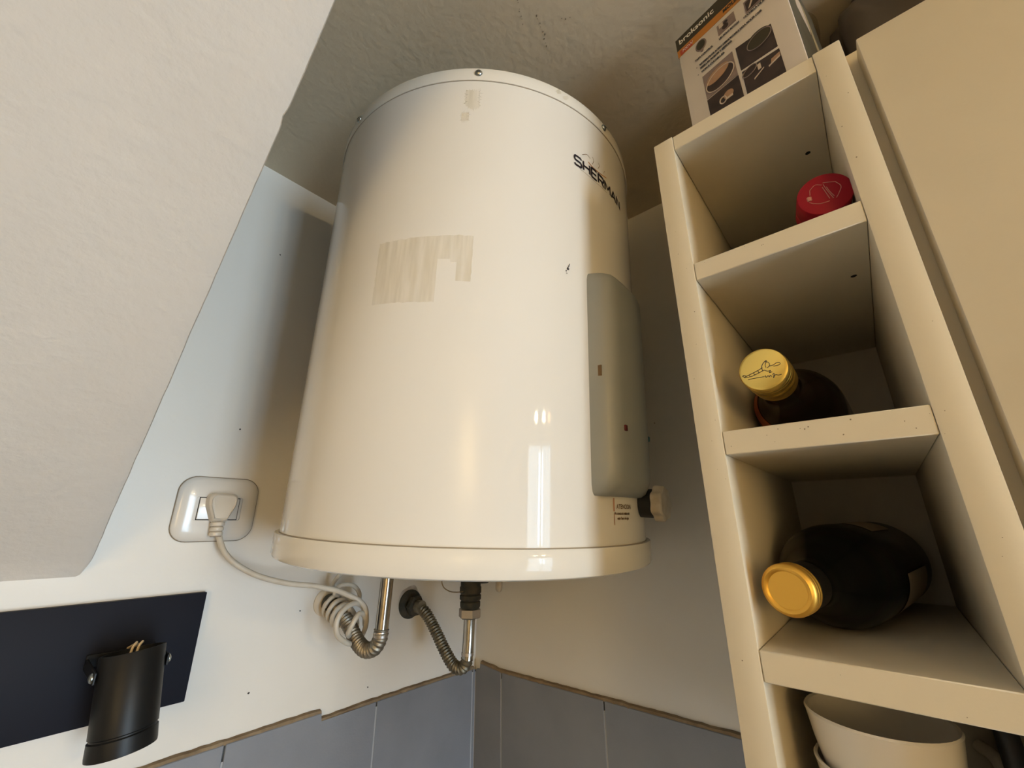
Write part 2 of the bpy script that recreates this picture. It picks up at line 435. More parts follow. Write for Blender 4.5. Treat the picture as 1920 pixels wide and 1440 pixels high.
obj('mould_speck', bm, M['outline'], wallB, smooth=False)
nook = bpy.data.objects['ceiling_nook']
bm = B(); rnd = random.Random(9)
def crack(pts):
    P = resample([Vector((*p, ZC)) for p in pts], 0.004)
    for i, p in enumerate(P):
        if rnd.random() < .72: blob(bm, (p.x + rnd.gauss(0, .0007), p.y + rnd.gauss(0, .0007), ZC - .0001), (0, 0, -1), rnd.uniform(.0003, .0010), i, 6, 1.6)
crack([(.262, .185), (.283, .190), (.303, .200)])
crack([(.235, .192), (.262, .205)])
crack([(.292, .155), (.280, .168)])
obj('crack', bm, M['outline'], nook, smooth=False)

# ------------------------------------------------------------------ water heater
c0 = Vector((0.4012, 0.4190, 0))
wv = Vector((-0.0122, -0.0530, 1)).normalized()
uv_ = (Vector((1, 0, 0)) - wv * wv.x).normalized(); vv = wv.cross(uv_)
rot = Matrix(((uv_.x, vv.x, wv.x), (uv_.y, vv.y, wv.y), (uv_.z, vv.z, wv.z)))
ZB = -0.0330
heater = thing('water_heater', 'large cream cylindrical electric water heater hung in the corner of the two walls', 'water heater', c0 + wv * ZB, rot)
RB, RC = 0.2215, 0.2265
Z1, Z2, Z3 = 0.0246, 0.5207, 0.5407
def hp(th, z, r=RB):            # point on the heater: th degrees from the -Y side, z local
    a = math.radians(th); return Vector((r * math.sin(a), -r * math.cos(a), z))
bm = B(); lathe(bm, [(RB, Z1 - .006), (RB, Z1 + .05), (RB, .15), (RB, .3), (RB, .45), (RB, Z2 + .004)], 160, cap0=True, cap1=True); obj('jacket', bm, M['enamel'], heater, True)
bm = B(); lathe(bm, [(RC - .018, 0.0), (RC - .004, 0.0004), (RC - .0012, .0018), (RC, .0045), (RC, Z1 - .0009), (RC - .0006, Z1), (RB - .002, Z1)], 160); obj('bottom_cap', bm, M['enamel_cap'], heater, True)
RT = RB + 0.0012
bm = B(); lathe(bm, [(RB - .002, Z2), (RT - .0003, Z2), (RT, Z2 + .0007), (RT, Z3 - .004), (RT - .0015, Z3 - .001), (RT - .005, Z3), (RT - .03, Z3 + .001)], 160); obj('top_cap', bm, M['enamel_cap'], heater, True)
for z, r in ((Z1 + .0004, RB + .0005), (Z2 - .0004, RB + .0005)):
    bm = B(); lathe(bm, [(r - .002, z - .0003), (r, z - .0003), (r, z + .0003), (r - .002, z + .0003)], 160, cap0=False, cap1=False); obj('seam', bm, M['seam'], heater, True)
scr = None
for k in range(8):
    th = -48.4 + 45 * k
    p = hp(th, Z2 + .0095, RT); n = hp(th, 0, 1); n.z = 0
    mx = axis_mx(p, n)
    if scr is None:
        bm = B(); lathe(bm, [(.0044, 0), (.0044, .0007), (.0036, .0018), (.0018, .0026), (.0004, .0027)], 16); 
        scr = obj('screw', bm, M['steel'], heater, True); scr.matrix_local = mx
        s0 = scr
        bm = B(); box(bm, -.0022, .0022, -.0004, .0004, .0024, .0029); sl = obj('slot', bm, M['dark_gap'], scr, True, smooth=False)
    else:
        s1 = scr.copy(); COL.objects.link(s1); s1.parent = heater; s1.matrix_local = mx
        s2 = sl.copy(); COL.objects.link(s2); s2.parent = s1
# plastic control cover
def cover_r(t):                 # cross-section across the cover, t 0..1
    pts = [(-.0690, -.2085), (-.0672, -.2160), (-.0640, -.2250), (-.0605, -.2315), (-.0560, -.2350), (-.048, -.2366), (-.03, -.2380), (-.005, -.2386), (.010, -.2380), (.022, -.2358), (.031, -.2315), (.038, -.2250), (.0425, -.2170), (.0435, -.2140)]
    return pts
prof = cover_r(0)
zc0, zc1 = 0.0695, 0.3025
st = [(zc0, 0.0), (zc0 + .0006, .35), (zc0 + .004, .62), (zc0 + .010, .82), (zc0 + .018, .95), (zc0 + .028, 1.0), (zc0 + .1, 1.0), (zc1 - .02, 1.0), (zc1 - .008, .97), (zc1 - .003, .88), (zc1 - .0006, .70), (zc1, 0.0)]
bm = B(); rows = []
cxm = -0.012
CT = Matrix.Rotation(math.radians(4.2), 4, 'Z')
for z, f in st:
    row = []
    end = min(1, min(abs(z - zc0), abs(zc1 - z)) / .012)
    for x, y in prof:
        xx = cxm + (x - cxm) * (0.955 + 0.045 * math.sqrt(max(0, end * (2 - end))))
        rb = 0.2195
        yb = -math.sqrt(rb * rb - xx * xx)
        row.append(bm.verts.new((xx, yb + (y - yb) * f, z)))
    rows.append(row)
for a, b in zip(rows[:-1], rows[1:]):
    for k in range(len(a) - 1): bm.faces.new((a[k], a[k + 1], b[k + 1], b[k]))
cover = obj('control_cover', bm, M['cover'], heater, True, label='grey plastic control cover', angle=60, xf=CT)
bm = B(); box(bm, -.0475, -.0425, -.2384, -.2362, .1315, .1372, .0004, 1); obj('indicator_light', bm, M['red_lens'], cover, True, label='dark red indicator window', xf=CT)
bm = B(); box(bm, .0265, .0325, -.2345, -.2290, .131, .137, .0008, 1); obj('button', bm, M['teal'], cover, True, label='small teal button', xf=CT)
bm = B(); box(bm, -.0660, -.0645, -.2230, -.2190, .1850, .1960); obj('scratch', bm, M['brown_ink'], cover, True, smooth=False, xf=CT)
bm = B(); tube(bm, [(-.030, -.2290, .0778), (-.024, -.2310, .0805), (-.016, -.2320, .0822)], .0006, 6); obj('notch', bm, M['dark_gap'], cover, True, xf=CT)
# knob below the cover
knob = None
mxk = axis_mx(hp(13.0, .0650, RB + .003), Vector((0.06, -1, 0)))
bm = B(); lathe(bm, [(.0150, -.006), (.0150, .0125), (.0140, .0130), (.010, .0130)], 32, mxk); kb = obj('knob_collar', bm, M['black_rubber'], heater, True, label='black knob collar')
bm = B(); n = 56; rings = []
for r, z in ((.0150, .0130), (.0172, .0136), (.0178, .0155), (.0174, .0235), (.0158, .0250), (.010, .0253)):
    rings.append([bm.verts.new(mxk @ Vector(((r * (1 + (.075 if z > .012 and r > .0125 else 0) * math.cos(7 * 2 * PI * i / n))) * math.cos(2 * PI * i / n), (r * (1 + (.075 if z > .012 and r > .0125 else 0) * math.cos(7 * 2 * PI * i / n))) * math.sin(2 * PI * i / n), z))) for i in range(n)])
for a, b in zip(rings[:-1], rings[1:]):
    for i in range(n): bm.faces.new((a[i], a[(i + 1) % n], b[(i + 1) % n], b[i]))
bm.faces.new(list(reversed(rings[0]))); bm.faces.new(rings[-1])
obj('thermostat_knob', bm, M['knob'], heater, True, label='fluted white thermostat knob')
# printing on the jacket
def wrap(bm, th0, z0, r=RB + .0004):
    def f(c):
        a = math.radians(th0) + c.x / RB
        return (r * math.sin(a), -r * math.cos(a), z0 + c.y)
    return bm_map(bm, f)
GLYPH = {'S': (1.0, [[(1, .86), (.86, 1), (.14, 1), (0, .86), (0, .64), (.14, .52), (.86, .48), (1, .36), (1, .14), (.86, 0), (.14, 0), (0, .14)]]),
         'H': (1.0, [[(0, 0), (0, 1)], [(1, 0), (1, 1)], [(0, .5), (1, .5)]]), 'E': (.9, [[(1, 1), (0, 1), (0, 0), (1, 0)], [(0, .5), (.92, .5)]]),
         'R': (1.0, [[(0, 0), (0, 1), (.84, 1), (1, .87), (1, .61), (.84, .47), (0, .47)], [(.55, .47), (1, 0)]]), 'M': (1.15, [[(0, 0), (0, 1), (.5, .3), (1, 1), (1, 0)]]),
         'A': (1.1, [[(0, 0), (.5, 1), (1, 0)], [(.2, .3), (.8, .3)]]), 'N': (1.0, [[(0, 0), (0, 1), (1, 0), (1, 1)]])}
bm = B(); cx_ = 0.0
for ch in 'SHERMAN':
    wd, ls = GLYPH[ch]
    for l in ls: tube(bm, resample([Vector(((cx_ + x * wd) * .0105, y * .0128, 0)) for x, y in l], .0009), .00140, 6)
    cx_ += wd + .31
bm_map(bm, lambda c: (c.x, c.y - .10 * c.x, 0)); wrap(bm, -17.6, .4398); obj('brand_lettering', bm, M['dark_ink'], heater, True, smooth=False)
def strokes(lines, r=.00035):
    b = B()
    for pts in lines: tube(b, spline([(*p, 0) for p in pts], 6), r, 5)
    return b
bm = strokes([[(.022, .016), (.030, .0135), (.045, .0142), (.058, .0175)]], .0007); bm_map(bm, lambda c: (c.x, c.y - .06 * c.x, c.z)); wrap(bm, -17.6, .4400); obj('emblem_stroke', bm, M['orange_ink'], heater, True)
bm = strokes([[(.012, .020), (.020, .0255), (.026, .0235)], [(.029, .017), (.032, .024), (.030, .029)], [(.040, .0185), (.043, .0245), (.041, .028)], [(.052, .020), (.054, .025)]], .0003); bm_map(bm, lambda c: (c.x, c.y - .06 * c.x, c.z)); wrap(bm, -17.6, .4400); obj('emblem_stroke', bm, M['brown_ink'], heater, True)
bm = strokes([[(.008, -.0030), (.030, -.0052), (.058, -.0050)]], .0002); bm_map(bm, lambda c: (c.x, c.y - .06 * c.x, c.z)); wrap(bm, -17.6, .4400); obj('emblem_stroke', bm, M['brown_ink'], heater, True)
bm = text_mesh('ATENCION', 0.0062, 0.95, bold=0.0001); wrap(bm, -4.4, .0585); obj('warning_text', bm, M['brown_ink'], heater, True, smooth=False)
for i, (tx, zz) in enumerate((('No conecte el artefacto sin', .0470), ('estar lleno de agua', .0425))):
    bm = text_mesh(tx, 0.0036, 0.75 if i == 0 else .85, bold=0.00015); wrap(bm, -5.4 + i * 1.2, zz + .006); obj('warning_text', bm, M['brown_ink'], heater, True, smooth=False)
bm = B(); 
for a in ((0, .0026, 0, .0125), (.0008, .0021, -.0125, -.002)): 
    vs = [bm.verts.new((x, y, 0)) for x, y in ((a[0], a[2]), (a[1], a[2]), (a[1], a[3]), (a[0], a[3]))]; bm.faces.new(vs)
wrap(bm, -5.9, .0560); obj('warning_mark', bm, M['pink_ink'], heater, True, smooth=False)
# dried glue left by a removed sticker, drips and scratches
def patch(th_l, th_r, zlo, zhi, wob=0.0012, notch=True, name='glue_residue', m='residue', seed=1):
    b = B(); nx, nz = 48, 22; vs = {}
    for i in range(nx + 1):
        for k in range(nz + 1):
            u, v = i / nx, k / nz
            th = th_l + (th_r - th_l) * u; z = zlo(u) + (zhi(u) - zlo(u)) * v
            if k in (0, nz): z += wob * noise.noise(Vector((u * 18, v * 5, seed)))
            if i in (0, nx): th += 60 * wob / RB * noise.noise(Vector((v * 14, u * 7, seed + 4)))
            vs[i, k] = b.verts.new(hp(th, z, RB + .00025))
    for i in range(nx):
        for k in range(nz):
            if notch and i / nx > .66 and k / nz < .62 - .25 * (i / nx - .66) and not (i / nx > .84 and k / nz > .28): continue
            b.faces.new((vs[i, k], vs[i + 1, k], vs[i + 1, k + 1], vs[i, k + 1]))
    bmesh.ops.delete(b, geom=[v for v in b.verts if not v.link_faces], context='VERTS')
    return obj(name, b, M[m], heater, True)
patch(-73.4, -46.9, lambda u: .2465 - .006 * u, lambda u: .3168 - .0008 * u)
patch(-51.8, -47.6, lambda u: .478 + .022 * (u - .6) ** 2, lambda u: .5065, .006, False, 'drip_stain', 'residue', 3)
patch(-52.5, -50.4, lambda u: .462, lambda u: .474, .006, False, 'drip_stain', 'residue', 6)
bm = B()
for a, z, r in ((-20.6, .2980, .0016), (-21.1, .2950, .0007), (-20.1, .3020, .0007), (-20.0, .3040, .0008), (-20.9, .2923, .0006)):
    blob(bm, hp(a, z, RB + .0001), hp(a, 0, 1) - Vector((0, 0, 0)), r, int(z * 1e4))
tube(bm, [hp(-20.6, .2980, RB + .0003), hp(-20.2, .3025, RB + .0003)], .0004, 5)
obj('scuff', bm, M['dark_ink'], heater, True, smooth=False)
bm = B(); blob(bm, hp(-23.5, Z2 + .012, RT), hp(-23.5, 0, 1), .0035, 3, 11, 1.5); blob(bm, hp(-21.0, Z2 + .0085, RT), hp(-21, 0, 1), .0028, 5, 9, 1.8); obj('rust_spot', bm, M['residue'], heater, True, smooth=False)
# wall bracket and drain nub
bm = B(); box(bm, -.12, .12, .200, .2245, .30, .36); box(bm, -.12, .12, .218, .2325, .32, .34); obj('wall_bracket', bm, M['nut'], heater, True, smooth=False)
bm = B(); lathe(bm, [(.0062, .020), (.0062, -.078), (.0058, -.082), (.004, -.085), (.0015, -.0862)], 20, Matrix.Translation(Vector((.180, .108, 0)))); obj('drain_nub', bm, M['knob'], heater, True)

# ------------------------------------------------------------------ plumbing under the heater
def corr(pitch, r, a): return lambda s: r + a * math.sin(2 * PI * s / pitch)
def hexnut(bm, p, d, r, h):
    mx = axis_mx(p, d); lathe(bm, [(r * .86, 0), (r, h * .12), (r, h * .88), (r * .86, h)], 6, mx)
def escut(bm, p, d, r):
    lathe(bm, [(r, 0), (r, .002), (r * .86, .0045), (r * .6, .0065), (r * .52, .007)], 36, axis_mx(p, d))

hot = thing('hot_water_hose', 'steel corrugated hose bending from the heater to the left wall, wrapped by the white cord', 'hose', (.3525, .53, -.155))
bm = B(); tube(bm, [(.3565, .53, -.0274), (.3555, .53, -.076), (.3535, .53, -.131)], .0086, 24); obj('pipe', bm, M['chrome'], hot)
bm = B(); P = resample(spline([(.3535, .53, -.129), (.3528, .531, -.141), (.351, .539, -.152), (.3485, .556, -.1560), (.347, .576, -.1485), (.3465, .600, -.1325), (.343, .622, -.1180), (.339, .642, -.1100)], 12), .0008)
tube(bm, P, corr(.0048, .0090, .0009), 22); obj('corrugated_tube', bm, M['corr'], hot)
bm = B(); lathe(bm, [(.0092, 0), (.0097, .003), (.0092, .007)], 24, axis_mx((.3530, .5305, -.139), (0.03, 0, 1))); obj('ferrule', bm, M['nut'], hot)
bm = B(); escut(bm, (.3365, YA - .0003, -.1085), (0, -1, 0), .0185); obj('wall_escutcheon', bm, M['old_plastic'], hot)
bm = B(); lathe(bm, [(.0125, 0), (.0125, .010)], 24, axis_mx((.3365, YA - .011, -.1085), (.05, -1, 0.0))); obj('collar', bm, M['verdigris'], hot)

cold = thing('cold_water_hose', 'dark corrugated hose from the blackened wall fitting to the chrome tube', 'hose', (.505, .545, -.206))
bm = B(); tube(bm, [(.5118, .53, -.139), (.5108, .53, -.168), (.5095, .5305, -.196)], .0088, 24); obj('pipe', bm, M['chrome'], cold)
bm = B(); P = resample(spline([(.5095, .5305, -.194), (.509, .533, -.2025), (.5065, .541, -.2085), (.5035, .554, -.2065), (.5020, .574, -.1895), (.5005, .597, -.1650), (.4965, .617, -.1430), (.4925, .630, -.1345), (.490, .640, -.1315)], 12), .0008)
tube(bm, P, corr(.0046, .0086, .0009), 22); obj('corrugated_tube', bm, M['corr_dark'], cold)
bm = B(); lathe(bm, [(.0094, 0), (.0094, .004)], 24, axis_mx((.5098, .5303, -.190), (0.03, 0, 1))); obj('ferrule', bm, M['nut'], cold)
bm = B(); hexnut(bm, (.5118, .53, -.1400), (0, 0, 1), .0176, .0145); obj('nut', bm, M['nut'], cold)
bm = B(); hexnut(bm, (.4880, YA - .010, -.1315), (.06, -1, 0), .0165, .010); obj('nut', bm, M['verdigris'], cold)
bm = B(); lathe(bm, [(.0098, 0), (.0098, .012)], 24, axis_mx((.4883, YA - .020, -.1315), (.08, -1, 0))); obj('collar', bm, M['corr_dark'], cold)
bm = B(); escut(bm, (.4875, YA - .0003, -.1300), (0, -1, 0), .0225); obj('wall_escutcheon', bm, M['verdigris'], cold)
bm = B(); bm.faces.new([bm.verts.new((.4855 + .0225 * (1 + .22 * noise.noise(Vector((math.cos(i * .1571) * 1.5, math.sin(i * .1571) * 1.5, 4)))) * math.cos(i * .1571), YA - .0006, -.1235 + .0225 * (1 + .22 * noise.noise(Vector((math.cos(i * .1571) * 1.5, math.sin(i * .1571) * 1.5, 4)))) * math.sin(i * .1571))) for i in range(40)]); obj('rust_stain', bm, M['rust_film'], cold, smooth=False)

valve = thing('safety_valve', 'blackened safety valve between the heater bottom and the chrome tube', 'valve', (.5125, .53, -.127))
bm = B(); lathe(bm, [(.0140, -.1265), (.0160, -.123), (.0160, -.117), (.0142, -.1155), (.0170, -.113), (.0170, -.1075), (.0148, -.106), (.0172, -.1035), (.0172, -.096), (.0160, -.094), (.0160, -.030), (.010, -.0256)], 28, Matrix.Translation(Vector((.5125, .53, 0)))); obj('valve_body', bm, M['verdigris'], valve)
bm = B(); tube(bm, [(.5125, .53, -.0855), (.549, .53, -.0865)], lambda s: .0062 if s < .028 else .0075, 16); obj('side_port', bm, M['verdigris'], valve)
bm = B(); tube(bm, spline([(.456, .53, -.026), (.4520, .53, -.074), (.4540, .53, -.088), (.4650, .53, -.0962), (.480, .53, -.1000), (.500, .529, -.1010)], 8), .0008, 8); obj('seal_wire', bm, M['thread'], valve)

# ------------------------------------------------------------------ socket, plug and cord
sock = thing('wall_socket', 'glossy white wall socket plate with rounded corners on the left wall', 'socket', (.173, YA, -.014))
def rrect(w, h, r, n=8):
    out = []
    for cx, cz, a0 in ((w - r, h - r, 0), (-w + r, h - r, 90), (-w + r, -h + r, 180), (w - r, -h + r, 270)):
        for i in range(n + 1):
            a = math.radians(a0 + 90 * i / n); out.append((cx + r * math.cos(a), cz + r * math.sin(a)))
    return out
def domed(cx, cz, layers, y0=YA):
    b = B(); rings = []
    for w_, h_, r_, d in layers: rings.append([b.verts.new((cx + x, y0 - d, cz + z)) for x, z in rrect(w_, h_, r_)])
    n = len(rings[0])
    for a, c in zip(rings[:-1], rings[1:]):
        for i in range(n): b.faces.new((a[i], a[(i + 1) % n], c[(i + 1) % n], c[i]))
    b.faces.new(rings[-1]); return b
SX, SZ = .1735, .0195
bm = domed(SX, SZ, [(.0452, .0396, .019, 0.0003), (.0452, .0396, .019, .0012)]); obj('grime_edge', bm, M['outline'], sock, label='thin dark grime line around the plate')
bm = domed(SX, SZ, [(.0443, .0387, .0185, .0008), (.0443, .0387, .0185, .0028), (.0434, .0378, .0180, .0042), (.0395, .0338, .0155, .0064), (.033, .026, .011, .0080), (.0265, .0150, .003, .0086), (.0255, .0140, .002, .0086), (.0252, .0138, .002, .0074)]); obj('cover_plate', bm, M['white_plastic'], sock, angle=50)
bm = B(); box(bm, SX - .0225, SX + .0225, YA - .0078, YA - .004, SZ - .0137, SZ + .0137); obj('insert_gap', bm, M['dark_gap'], sock, smooth=False)
bm = B(); box(bm, SX - .0217, SX + .0217, YA - .0090, YA - .005, SZ - .0129, SZ + .0129, .0006, 2); obj('insert', bm, M['white_plastic'], sock)

cord = thing('power_cord', 'off-white power cord plugged into the wall socket and looped around the steel hose', 'cord', (.175, .625, -.015))
# plug: wide hexagonal head narrowing to a ribbed strain relief
PX = .1735
def plug_poly(k):
    return [(-.0162 * k, .0125), (-.0148 * k, .0168), (-.0105 * k, .0190), (.0105 * k, .0190), (.0148 * k, .0168), (.0162 * k, .0125), (.0154 * k, .0040), (.0085 * k, -.0130), (.0078 * k, -.0155), (-.0078 * k, -.0155), (-.0085 * k, -.0130), (-.0154 * k, .0040)]
bm = B(); rings = []
for k, d in ((1.0, .0085), (1.0, .0210), (.93, .0245), (.80, .0262), (.78, .0258)):
    rings.append([bm.verts.new((PX + x, YA - d, SZ - .0005 + z * (k if k < 1 else 1) + (0 if k == 1 else .0003))) for x, z in plug_poly(k)])
n = len(rings[0])
for a, c in zip(rings[:-1], rings[1:]):
    for i in range(n): bm.faces.new((a[i], a[(i + 1) % n], c[(i + 1) % n], c[i]))
bm.faces.new(rings[-1]); bm.faces.new(list(reversed(rings[0])))
bmesh.ops.bevel(bm, geom=bm.edges[:], offset=.0008, segments=2, affect='EDGES')
plug = obj('plug', bm, M['old_plastic'], cord, angle=45, label='flat white plug')
zz = SZ - .016
for k in range(3):
    bm = B(); lathe(bm, [(.0068 - k * .0003, 0), (.0078 - k * .0003, .0012), (.0078 - k * .0003, .0040), (.0068 - k * .0003, .0052)], 24, axis_mx((PX + .0002 * k, YA - .0165, zz - .0058 * k), (.03, -.02, -1))); obj('strain_relief', bm, M['old_plastic'], plug)
bm = B(); lathe(bm, [(.0060, 0), (.0060, .0185)], 20, axis_mx((PX, YA - .0165, zz + .001), (.03, -.02, -1))); obj('relief_core', bm, M['outline'], plug)
path = [(0.1772, 0.6370, -0.0119), (0.1805, 0.6340, -0.0213), (0.1850, 0.6310, -0.0312), (0.1943, 0.6280, -0.0420), (0.2085, 0.6240, -0.0525), (0.2282, 0.6170, -0.0629), (0.2577, 0.6060, -0.0722), (0.2839, 0.5940, -0.0764), (0.3001, 0.5860, -0.0806), (0.3116, 0.5800, -0.0838), (0.3273, 0.5720, -0.0913), (0.3383, 0.5680, -0.0974), (0.3485, 0.5670, -0.1071), (0.3529, 0.5680, -0.1188), (0.3566, 0.5730, -0.1317), (0.3635, 0.5900, -0.1462), (0.3662, 0.6040, -0.1553), (0.3517, 0.5900, -0.1544), (0.3352, 0.5740, -0.1496), (0.3216, 0.5670, -0.1424), (0.3111, 0.5630, -0.1340), (0.3066, 0.5610, -0.1240), (0.3075, 0.5610, -0.1151), (0.3134, 0.5620, -0.1069), (0.3235, 0.5640, -0.1016), (0.3364, 0.5680, -0.1011), (0.3540, 0.5800, -0.1099), (0.3690, 0.5980, -0.1247), (0.3684, 0.5950, -0.1344), (0.3607, 0.5800, -0.1313), (0.3535, 0.5710, -0.1225), (0.3469, 0.5680, -0.1154), (0.3400, 0.5660, -0.1142), (0.3335, 0.5640, -0.1206), (0.3291, 0.5660, -0.1307), (0.3323, 0.5740, -0.1386), (0.3489, 0.5940, -0.1455), (0.3659, 0.6120, -0.1430), (0.3678, 0.6180, -0.1304), (0.3482, 0.6050, -0.1125)]
coil = []                       # three turns round the hose close to the wall
ha, hb = Vector((.3445, .612, -.1255)), Vector((.3390, .641, -.1100)); hd = (hb - ha).normalized(); h1 = hd.orthogonal().normalized(); h2 = hd.cross(h1)
for i in range(37):
    a = 2 * PI * i / 12
    coil.append(ha.lerp(hb, i / 36) + (h1 * math.cos(a) + h2 * math.sin(a)) * .0140)
bm = B(); tube(bm, resample(spline(path + [tuple(c) for c in coil[2:]], 8), .0022), .0033, 12); obj('cable', bm, M['cord'], cord)
path2 = [(0.3204, 0.6000, -0.0899), (0.3225, 0.5970, -0.0825), (0.3318, 0.5960, -0.0799), (0.3454, 0.5980, -0.0828), (0.3594, 0.6060, -0.0919), (0.3695, 0.6180, -0.1033), (0.3696, 0.6320, -0.1097), (0.3525, 0.6400, -0.1013), (0.3341, 0.6340, -0.0860), (0.3323, 0.6240, -0.0752), (0.3338, 0.6140, -0.0648), (0.3345, 0.6080, -0.0450), (0.3345, 0.6020, -0.0245)]
bm = B(); tube(bm, resample(spline([tuple(coil[-1])] + path2, 10), .0022), .0030, 12); obj('cable', bm, M['cord'], cord)

# ------------------------------------------------------------------ black spotlight on its plate
spot = thing('wall_spotlight', 'black cylindrical spotlight on a flat black plate on the left wall', 'lamp', (.06, YA, -.19))
bm = B(); box(bm, -.22, .1800, YA - .0095, YA - .0004, -.1888, -.0772, .0008, 2); obj('mounting_plate', bm, M['black_steel'], spot)
top = Vector((.1118, .5860, -.1155)); bot = Vector((.1192, .5760, -.1950)); dd = (bot - top); LL = dd.length
mx = axis_mx(top, dd)
RL = .0248
bm = B(); lathe(bm, [(RL - .0025, .004), (RL - .0022, 0), (RL - .0006, 0), (RL, .0008), (RL, LL * .800), (RL - .0011, LL * .812), (RL - .0011, LL * .826), (RL + .0002, LL * .838), (RL + .0006, LL * .97), (RL + .0004, LL), (RL - .003, LL), (RL - .004, LL * .9)], 64, mx, True, True); house = obj('lamp_housing', bm, M['black_satin'], spot)
side = Vector((1, 0, 0)); side = (side - dd.normalized() * side.dot(dd.normalized())).normalized()
pm = top + dd * .19
for sgn in (-1, 1):
    q = pm + side * sgn * (RL + .0016)
    bm = B(); box(bm, q.x - .0011, q.x + .0011, q.y - .006, YA - .009, q.z - .005, q.z + .005, .0006, 1); arm = obj('bracket_arm', bm, M['black_satin'], spot)
    bm = B(); lathe(bm, [(.0042, 0), (.0042, .0008), (.0032, .0020), (.001, .0028)], 20, axis_mx(q + side * sgn * .0011, side * sgn)); obj('screw', bm, M['steel'], arm, label='round chrome screw')
bm = B(); box(bm, pm.x - RL - .0027, pm.x + RL + .0027, YA - .0125, YA - .0090, pm.z - .006, pm.z + .006, .0006, 1); obj('bracket_back', bm, M['black_satin'], spot)
for k in (0, 1):
    o_ = Vector((.0020 + .0046 * k, .004, 0))
    bm = B(); tube(bm, spline([top + o_ + Vector((-.003, .002, -.006)), top + o_ + Vector((-.002, .003, .001)), top + o_ + Vector((.0005, .006, .0042)), top + o_ + Vector((.001, .012, .002)), Vector((.117 + .004 * k, YA - .011, -.124))], 6), .0011, 8); obj('wire', bm, M['wire'], spot)

# ------------------------------------------------------------------ wine rack cabinet
XF = .3348; XK = .6485
YL0, YL1 = .0803, .0989          # left panel
YR0, YR1 = -.0511, -.0332        # right panel
ZT = .3588
rack = thing('wine_rack_cabinet', 'narrow white open shelf cabinet with bottle compartments beside the water heater', 'cabinet', (XF, .024, -.2425))
for a, b in ((YL0, YL1), (YR0, YR1)):
    bm = B(); box(bm, XF, XK, a + .0001, b - .0001, -.2425, ZT, .0008, 2); obj('side_panel', bm, M['melamine'], rack)
yi0, yi1 = YR1 + .0002, YL0 - .0002
bm = B(); box(bm, XF + .0008, XK, yi0, yi1, .3416, ZT - .0006, .0005, 1); obj('top_panel', bm, M['melamine'], rack)
shelves = []
for z0, z1 in ((.1961, .2131), (.0476, .0652), (-.0951, -.0772)):
    bm = B(); box(bm, XF + .0003, .6215, yi0, yi1, z0, z1, .0006, 1); shelves.append(obj('shelf', bm, M['melamine'], rack))
bm = B(); box(bm, XF + .0003, .6215, yi0, yi1, -.2425, -.2245, .0006, 1); obj('bottom_panel', bm, M['melamine'], rack)
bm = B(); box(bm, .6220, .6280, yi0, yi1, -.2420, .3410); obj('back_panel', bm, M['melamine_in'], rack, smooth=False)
for x, y, z, s in ((.424, -.017, .3416, None), (.415, -.022, .1961, None)):
    bm = B(); lathe(bm, [(.0022, 0), (.0018, -.0003)], 14, Matrix.Translation(Vector((x, y, z)))); obj('screw_hole', bm, M['dark_gap'], rack, smooth=False)
bm = B(); 
for i in range(40):
    r_ = random.Random(i); 
    if i < 22: blob(bm, (XF - .0002, r_.choice((YL0 + .009, YR0 + .009)) + r_.uniform(-.008, .008), r_.uniform(-.15, .35)), (-1, 0, 0), r_.uniform(.0002, .0005), i, 6)
    else: blob(bm, (XF - .0002, r_.uniform(yi0, yi1), r_.choice((.0565, .0565, .205, -.086)) + r_.uniform(-.006, .006)), (-1, 0, 0), r_.uniform(.0002, .0005), i, 6)
obj('speck', bm, M['outline'], rack, smooth=False)['kind'] = 'stuff'

# white wall cabinet with a door, right of the rack
wc = thing('wall_cabinet', 'white wall cabinet with a plain slab door to the right of the open shelf cabinet', 'cabinet', (XF, -.27, -.2425))
ya, yb = -.0515, -.4900; zt = .3586; XC = .3535
bm = B(); box(bm, XC, XK, ya - .018, ya, -.2425, zt, .0006, 1); obj('side_panel', bm, M['melamine'], wc)
bm = B(); box(bm, XC, XK, yb, yb + .018, -.2425, zt, .0006, 1); obj('side_panel', bm, M['melamine'], wc)
bm = B(); box(bm, XC, XK, yb + .0181, ya - .0181, zt - .018, zt); obj('top_panel', bm, M['melamine'], wc, smooth=False)
bm = B(); box(bm, XC, XK, yb + .0181, ya - .0181, -.2425, -.2245); obj('bottom_panel', bm, M['melamine'], wc, smooth=False)
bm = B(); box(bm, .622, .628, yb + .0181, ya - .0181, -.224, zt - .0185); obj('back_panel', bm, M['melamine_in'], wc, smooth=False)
bm = B(); box(bm, .3346, .3526, yb + .004, -.0593, -.240, .3492, .0008, 2); obj('door', bm, M['melamine'], wc)

# ------------------------------------------------------------------ bottles
def bottle(name, label, group, cap_c, cap_d, prof, cap_prof, capm, glass, caplabel=None):
    """cap_c: centre of the cap's end face; cap_d: direction from the cap into the bottle"""
    mx = axis_mx(cap_c, cap_d)
    t_ = thing(name, label, 'bottle', mx.translation, mx.to_3x3(), group)
    b = B(); lathe(b, prof, 48); obj('glass_body', b, M[glass], t_, True)
    b = B(); lathe(b, cap_prof, 48); c = obj('cap', b, M[capm], t_, True, label=caplabel)
    return t_, c
